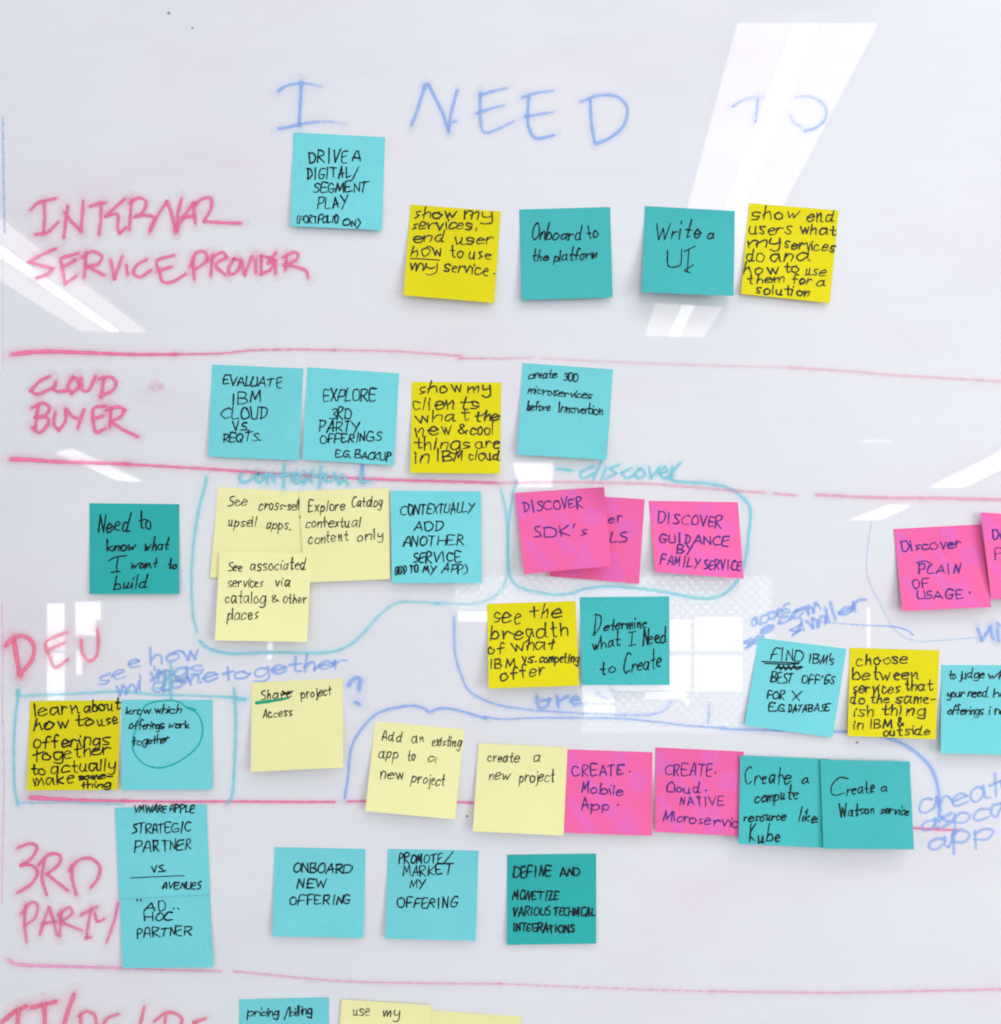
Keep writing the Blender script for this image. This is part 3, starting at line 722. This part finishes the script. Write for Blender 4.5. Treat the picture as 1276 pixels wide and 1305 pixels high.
nb, hx = note(c8, [(620,367),(1085,368),(1083,825),(620,827)], 'light blue', 'light blue sticky note reading know which offerings work together, ringed in green',
  [L('know',645,440,765,438,40), L('which',787,436,920,432,42), L('offerings',660,515,835,512,44), L('work',860,510,965,510,38), L('together',675,600,860,592,44)], 'tiny', INK_BLACK, lift=2.5)
I = Ink(hx, 0.00012, 0.000006)
for pts, _ in st(c8, '712,462 740,400 800,376 870,370 920,382 952,408 992,425 1020,460 1034,520 1016,590 960,650 880,698 800,714 730,690 686,640 676,580 692,520 712,462|955,404 1000,418'):
    I.ribbon(pts, 2.1, alpha=.85)
I.build('green_ring', INK_GREEN, nb)
nb, hx = note(c7, [(85,120),(548,98),(550,553),(78,575)], 'pale yellow', 'pale yellow sticky note reading Share project Access, with a green underline',
  [L('Share',133,208,285,190,46), L('project',338,200,490,178,48), L('Access',143,298,285,294,42)], 'neat', INK_GREY, lift=6.5, skew=.15, extra=[('240,165 265,175 290,165|245,180 280,168', 2.6)])
I = Ink(hx, 0.00012, 0.000006)
I.ribbon(C(c7, [(108,223),(180,214),(230,206),(268,198)]), 4.2, alpha=.9, taper=(1.15, .7))
I.build('green_underline', INK_MINT, nb)
note(c7, [(713,317),(1168,358),(1120,817),(662,775)], 'pale yellow', 'pale yellow sticky note reading Add an existing app to a new project',
  [L('Add',748,412,845,416,52), L('an',900,425,960,422,52), L('existing',1003,440,1150,446,50), L('app',730,500,828,505,56), L('to',878,518,918,515,46), L('a',980,525,1022,530,52), L('new',740,610,850,612,58), L('project',898,628,1065,635,56)], 'neat', INK_GREY, lift=5.5, skew=.1)
note(cB, [(40,828),(494,850),(473,1300),(10,1278)], 'pale yellow', 'pale yellow sticky note reading create a new project',
  [L('create',87,920,243,920,52), L('a',318,920,355,922,54), L('new',95,1015,203,1013,54), L('project',250,1025,425,1014,56)], 'neat', INK_GREY, lift=4.5, base=1.0)
note(cB, [(490,860),(927,875),(925,1300),(476,1285)], 'pink', 'pink sticky note reading CREATE Mobile App',
  [L('CREATE',520,995,780,992,52), L('.',810,976,814,976,40), L('Mobile',565,1080,775,1096,52), L('App',565,1165,700,1168,52), L('.',750,1148,754,1148,40)], 'violet', INK_PURPLE, lift=4.5, base=.3)
note(cB, [(941,850),(1392,872),(1375,1302),(940,1280)], 'pink', 'pink sticky note reading CREATE Cloud NATIVE Microservice',
  [L('CREATE',990,990,1225,994,54), L('.',1246,980,1249,980,40), L('Cloud',998,1080,1170,1082,48), L('.',1200,1070,1204,1070,40), L('NATIVE',1068,1142,1285,1138,40), L('Microservic',980,1222,1362,1246,52)], 'violet', INK_PURPLE, lift=4.5, base=.3)
note(cD, [(174,651),(628,670),(602,1122),(166,1102)], 'teal', 'teal sticky note reading Create a compute resource like Kube',
  [L('Create',197,796,430,778,90), L('a',490,795,520,790,52), L('compute',250,892,470,875,68), L('resource',193,988,403,986,54), L('like',473,985,565,992,68), L('Kube',225,1092,368,1082,80)], 'script', INK_BLACK, lift=6.0, base=2.2)
note(cD, [(582,673),(1038,682),(1060,1130),(598,1127)], 'teal', 'teal sticky note reading Create a Watson service',
  [L('C',635,857,700,850,95), L('reate',718,855,852,835,66), L('a',895,838,928,832,48), L('Watson',680,964,858,942,62), L('service',890,945,1030,958,56)], 'script', INK_BLACK, lift=7.0, base=4.0)
note(cD, [(268,50),(715,107),(645,560),(195,497)], 'light blue', "light blue sticky note reading FIND IBM's BEST OFF'GS FOR X, tilted",
  [L('FIND',328,162,490,172,58), L("IBM's",523,180,648,190,48), L('BEST',330,275,440,280,48), L("OFF'GS",487,285,650,292,42), L('FOR',313,360,400,362,38), L('X',435,370,478,372,46), L('E.G.',322,422,405,428,36), L('DATABASE',420,430,625,432,36)], 'caps', INK_BLACK, lift=2.5,
  extra=[('283,172 380,176 475,180|298,182 400,186 470,184', 1.6), ('355,210 372,192 380,214 396,194 405,216 422,194 432,214 450,192 462,212 490,200|360,202 420,206 488,198', 2.2)])
note(cD, [(733,102),(1190,115),(1170,568),(722,552)], 'yellow', 'bright yellow sticky note reading choose between services that do the same-ish thing',
  [L('choose',768,192,1020,190,56), L('between',750,265,1085,260,56), L('services',748,332,985,325,54), L('that',1015,318,1155,315,48), L('do',735,388,810,388,50), L('the',838,384,935,384,46), L('same-',968,385,1165,382,54), L('ish',752,455,850,452,50), L('thing',898,442,1115,445,52), L('in',748,520,800,516,52), L('IBM',832,512,945,508,42), L('&',978,502,1008,500,40), L('outside',903,552,1140,550,46)], 'felt', INK_GREY, lift=4.5)
note(cF, [(972,230),(1432,232),(1428,690),(968,680)], 'light blue', 'light blue sticky note cut off by the right edge, beside the choose note',
  [L('to',1012,300,1042,300,42), L('judge',1065,298,1185,295,46), L('who',1212,298,1330,298,46), L('your',1003,393,1090,392,46), L('need',1108,392,1212,390,46), L('how',1236,390,1360,390,46), L('offerings',1003,480,1185,478,48), L('i',1214,482,1216,482,44), L('need',1245,480,1370,480,46)], 'tiny', INK_BLACK, lift=6.0)
note(cE, [(728,337),(1172,313),(1226,735),(773,755)], 'pink', 'pink sticky note reading Discover PLAIN OF USAGE',
  [L('Discover',770,450,1075,436,54), L('PLAIN',858,562,1070,556,42), L('OF',830,640,915,634,44), L('USAGE',850,692,1085,690,42), L('.',1114,662,1118,662,40)], 'violet', INK_PURPLE, lift=6.0, base=.4, extra=[('845,508 890,500 925,518 900,540', 1.6)])
note(cE, [(1172,252),(1620,285),(1640,705),(1226,692)], 'pink', 'pink sticky note cut off by the right edge, over the PLAIN OF USAGE note',
  [L('Discover',1230,390,1540,392,54), L('Plan',1245,488,1420,488,50)], 'violet', INK_PURPLE, lift=2.0, base=5.2)
# --- third party row
note(c9, [(607,570),(1068,560),(1086,1015),(626,1020)], 'light blue', 'light blue sticky note reading "AD HOC" PARTNER, lower of two in a column',
  [L('"',698,705,716,705,34), L('AD',738,728,838,726,44), L('"',888,742,906,742,34), L('HOC',735,780,880,772,40), L('PARTNER',700,862,970,852,44)], 'caps', INK_BLACK, lift=2.5, base=.3, pw=2.1)
note(c9, [(587,203),(1052,184),(1072,642),(608,664)], 'light blue', 'light blue sticky note reading STRATEGIC PARTNER VS. AVENUES, upper of two in a column',
  [L('VMWARE',682,224,845,226,34), L('APPLE',868,221,985,221,34), L('STRATEGIC',677,332,968,314,46), L('PARTNER',690,427,970,402,48), L('VS.',775,530,842,526,32), L('AVENUES',828,614,1022,612,32)], 'caps', INK_BLACK, lift=0.35, base=0.75, pw=2.1, extra=[('668,560 800,553 940,548', 1.3)])
note(cH, [(240,402),(704,412),(692,866),(231,858)], 'light blue', 'light blue sticky note reading ONBOARD NEW OFFERING',
  [L('ONBOARD',340,530,628,525,44), L('NEW',357,610,500,606,42), L('OFFERING',318,698,618,690,44)], 'caps', INK_BLACK, lift=3.5, pw=2.1)
note(cH, [(818,412),(1280,420),(1264,880),(805,868)], 'light blue', 'light blue sticky note reading PROMOTE/ MARKET MY OFFERING',
  [L('PROMOTE',875,480,1090,476,44), L('/',1102,480,1145,480,58), L('MARKET',895,548,1140,546,50), L('MY',928,610,1010,606,40), L('OFFERING',865,710,1165,706,46)], 'caps', INK_BLACK, lift=3.5, pw=2.1)
note(cQ, [(186,597),(640,591),(640,1050),(186,1057)], 'dark teal', 'dark teal sticky note reading DEFINE AND MONETIZE VARIOUS TECHNICAL INTEGRATIONS',
  [L('DEFINE',218,710,408,705,46), L('AND',455,705,555,702,38), L('MONETIZE',215,824,445,826,44), L('VARIOUS',212,910,400,906,42), L('TECHNICAL',425,905,632,902,38), L('INTEGRATIONS',215,986,528,982,38)], 'caps', INK_BLACK, lift=2.5, pw=2.4)
# --- bottom row, cut by the frame
note(cH, [(60,1178),(518,1168),(515,1630),(58,1635)], 'light blue', 'light blue sticky note reading pricing /billing at the bottom edge',
  [L('pricing',103,1265,262,1260,46), L('/',288,1270,312,1268,50), L('billing',318,1265,435,1256,48)], 'tiny', INK_BLACK, lift=3.0)
note(cH, [(1030,1234),(1500,1266),(1480,1722),(1010,1690)], 'pale yellow', 'pale yellow sticky note with only its blank top edge showing at the bottom', [], 'neat', INK_GREY, lift=2.0, base=.3)
note(cH, [(582,1178),(1040,1208),(1010,1665),(550,1635)], 'pale yellow', 'pale yellow sticky note reading use my at the bottom edge',
  [L('use',640,1260,722,1258,56), L('my',792,1266,875,1266,54), L('service',640,1350,860,1352,54)], 'neat', INK_GREY, lift=4.0, base=1.4)

# ------------------------------------------------------------------ the lamps and windows whose reflections lie on the board
HC = 1.2   # ceiling above the lens
def ceil_pt(px, py, dz=0.0):
    """a point of the ceiling, from where its reflection lies on the board"""
    r = F * HC / (PY - py)
    return ((px - PX) * r / F, -(r - D), Z0 + HC + dz)
E_SOFT = emit_mat('lit_diffuser', (1.0, 0.86, 0.89, 1), 4.1)
E_CORE = emit_mat('lit_tube_cover', (1.0, 1.0, 1.0, 1), 8.0)
E_FAR = emit_mat('lit_far_diffuser', (1.0, 0.97, 0.93, 1), 7.0)
E_DAY = emit_mat('daylit_pane', (0.97, 0.99, 1.0, 1), 7.5)
E_DIM = emit_mat('daylit_blind', (0.85, 0.93, 1.0, 1), 2.6)
def dotted(m, pitch, lo, hi):
    """woven blind: daylight comes through a grid of small holes"""
    n = m.node_tree
    e = [x for x in n.nodes if x.type == 'EMISSION'][0]
    t = n.nodes.new('ShaderNodeTexCoord'); s = n.nodes.new('ShaderNodeSeparateXYZ')
    n.links.new(t.outputs['Object'], s.inputs[0])
    v = []
    for ax in ('X', 'Z'):
        k = n.nodes.new('ShaderNodeMath'); k.operation = 'MULTIPLY'; k.inputs[1].default_value = 2 * math.pi / pitch
        c = n.nodes.new('ShaderNodeMath'); c.operation = 'COSINE'
        n.links.new(s.outputs[ax], k.inputs[0]); n.links.new(k.outputs[0], c.inputs[0]); v.append(c)
    p = n.nodes.new('ShaderNodeMath'); p.operation = 'MULTIPLY'
    n.links.new(v[0].outputs[0], p.inputs[0]); n.links.new(v[1].outputs[0], p.inputs[1])
    r = n.nodes.new('ShaderNodeMapRange'); r.inputs['From Min'].default_value = .25; r.inputs['From Max'].default_value = .6
    r.inputs['To Min'].default_value = lo; r.inputs['To Max'].default_value = hi
    n.links.new(p.outputs[0], r.inputs['Value']); n.links.new(r.outputs[0], e.inputs['Strength'])
dotted(E_DIM, 0.22, 2.0, 5.2)
M_HOUS = plain_mat('lamp_housing', (0.10, 0.10, 0.11, 1), 0.5)
M_FRAME = plain_mat('window_frame', (0.45, 0.48, 0.52, 1), 0.5)

def lerp(a, b, t): return (a[0] + (b[0]-a[0])*t, a[1] + (b[1]-a[1])*t)
def quad_panel(name, q, mat, parent, dz=0.0, t=0.01):
    """thin box on the ceiling with its four corners seen at q"""
    lo = [ceil_pt(x, y, dz) for x, y in q]
    hi = [(p[0], p[1], p[2] + t) for p in lo]
    v = lo + hi
    return mesh_obj(name, v, [(0, 1, 2, 3), (7, 6, 5, 4), (0, 4, 5, 1), (1, 5, 6, 2), (2, 6, 7, 3), (3, 7, 4, 0)], mat, parent)
def lamp(label, q, strips, mat=None):
    """q: near-left, near-right, far-right, far-left as seen in the board"""
    root = bpy.data.objects.new('ceiling_light', None); COL.objects.link(root)
    tag(root, label, 'ceiling light', 'ceiling lights reflected in the board')
    quad_panel('housing', q, M_HOUS, root, dz=0.04, t=0.05)
    if strips:
        for a, b, m, nm, dz in strips:
            quad_panel(nm, [lerp(q[0], q[1], a), lerp(q[0], q[1], b), lerp(q[3], q[2], b), lerp(q[3], q[2], a)], m, root, dz=dz)
    else:
        quad_panel('diffuser', q, mat or E_FAR, root)
    return root
three = [(0, .383, E_SOFT, 'diffuser', 0), (.402, .583, E_CORE, 'tube_cover', 0), (.602, 1, E_SOFT, 'diffuser', 0)]
lamp('long ceiling light reflected over the word TO', [(940, 35), (1117, 35), (979.5, 298), (868.5, 298)], three)
lamp('second ceiling light in line, reflected under the Write a UI note', [(867.5, 301), (978, 301), (897, 430), (822, 428)], three)
lamp('ceiling light reflected over the left end of SERVICE PROVIDER', [(-82, 306), (-8, 275), (186, 424), (102, 422)],
     [(0, .36, E_SOFT, 'diffuser', 0), (.42, .60, E_CORE, 'tube_cover', 0), (.66, 1, E_SOFT, 'diffuser', 0)])
lamp('far ceiling light reflected under the CLOUD BUYER heading', [(72, 578), (92, 573), (182, 614), (150, 613)], None)
lamp('far ceiling light reflected at the right edge, nearer its frame', [(1330, 568), (1290, 570), (1186, 621), (1204, 621.5)], None)
lamp('far ceiling light reflected at the right edge, beside its twin', [(1335, 570), (1300, 569), (1207, 621), (1228, 622)], None)
lamp('far ceiling light reflected left of the PLAIN OF USAGE note', [(1134, 643.5), (1162, 645), (1122, 663), (1084, 662.5)], None)
lamp('farthest small ceiling light, a faint streak in the board', [(1104, 561.5), (1138, 562), (1128, 565), (1096, 564.5)], None, emit_mat('lit_faint', (1, 1, 1, 1), 3.0))
lamp('warm ceiling panel reflected above the SDKs note', [(654, 591), (705, 591), (704, 621), (662, 621)], None, emit_mat('lit_warm', (1, .98, .94, 1), 8.0))

RW = 20.0  # lens to the far window wall, by way of the board
def wall_pt(px, py, dy=0.0):
    return ((px - PX) * RW / F, -(RW - D) + dy, Z0 + (PY - py) * RW / F)
def wall_box(name, x0, y0, x1, y1, mat, parent, dy=0.0, t=0.05):
    a = [wall_pt(x0, y0, dy), wall_pt(x1, y0, dy), wall_pt(x1, y1, dy), wall_pt(x0, y1, dy)]
    b = [(p[0], p[1] - t, p[2]) for p in a]
    return mesh_obj(name, a + b, [(0, 1, 2, 3), (7, 6, 5, 4), (0, 4, 5, 1), (1, 5, 6, 2), (2, 6, 7, 3), (3, 7, 4, 0)], mat, parent)
def window(label, panes, dims=()):
    root = bpy.data.objects.new('window', None); COL.objects.link(root)
    tag(root, label, 'window', 'far windows reflected in the board')
    for r in panes: wall_box('pane', *r, E_DAY, root)
    for r in dims: wall_box('blind', *r, E_DIM, root, dy=-0.08)
    return root
window('far window reflected round the Determine note', [(742, 790, 880, 829), (886, 787, 946, 829), (742, 836, 880, 880), (886, 836, 946, 881), (743, 882, 784, 896), (745, 899, 784, 913), (822, 882, 874, 891), (873, 891, 879, 896)],
       [(742, 735, 985, 935), (578, 735, 742, 777)])
window('far window reflected between the DEV letters', [(60, 769, 81, 829), (96, 767, 127, 790), (96, 790, 121, 810), (60, 832, 81, 892), (97, 829, 103, 860), (104, 838, 124, 842)])
window('far window strip reflected left of the breadth note', [(584, 779, 640, 792)])
window('narrow window slit reflected above the choose note', [(1106, 774, 1109, 824)])
window('small window slit reflected under the catalog note', [(341, 819, 347, 829), (341, 833, 346, 840)])
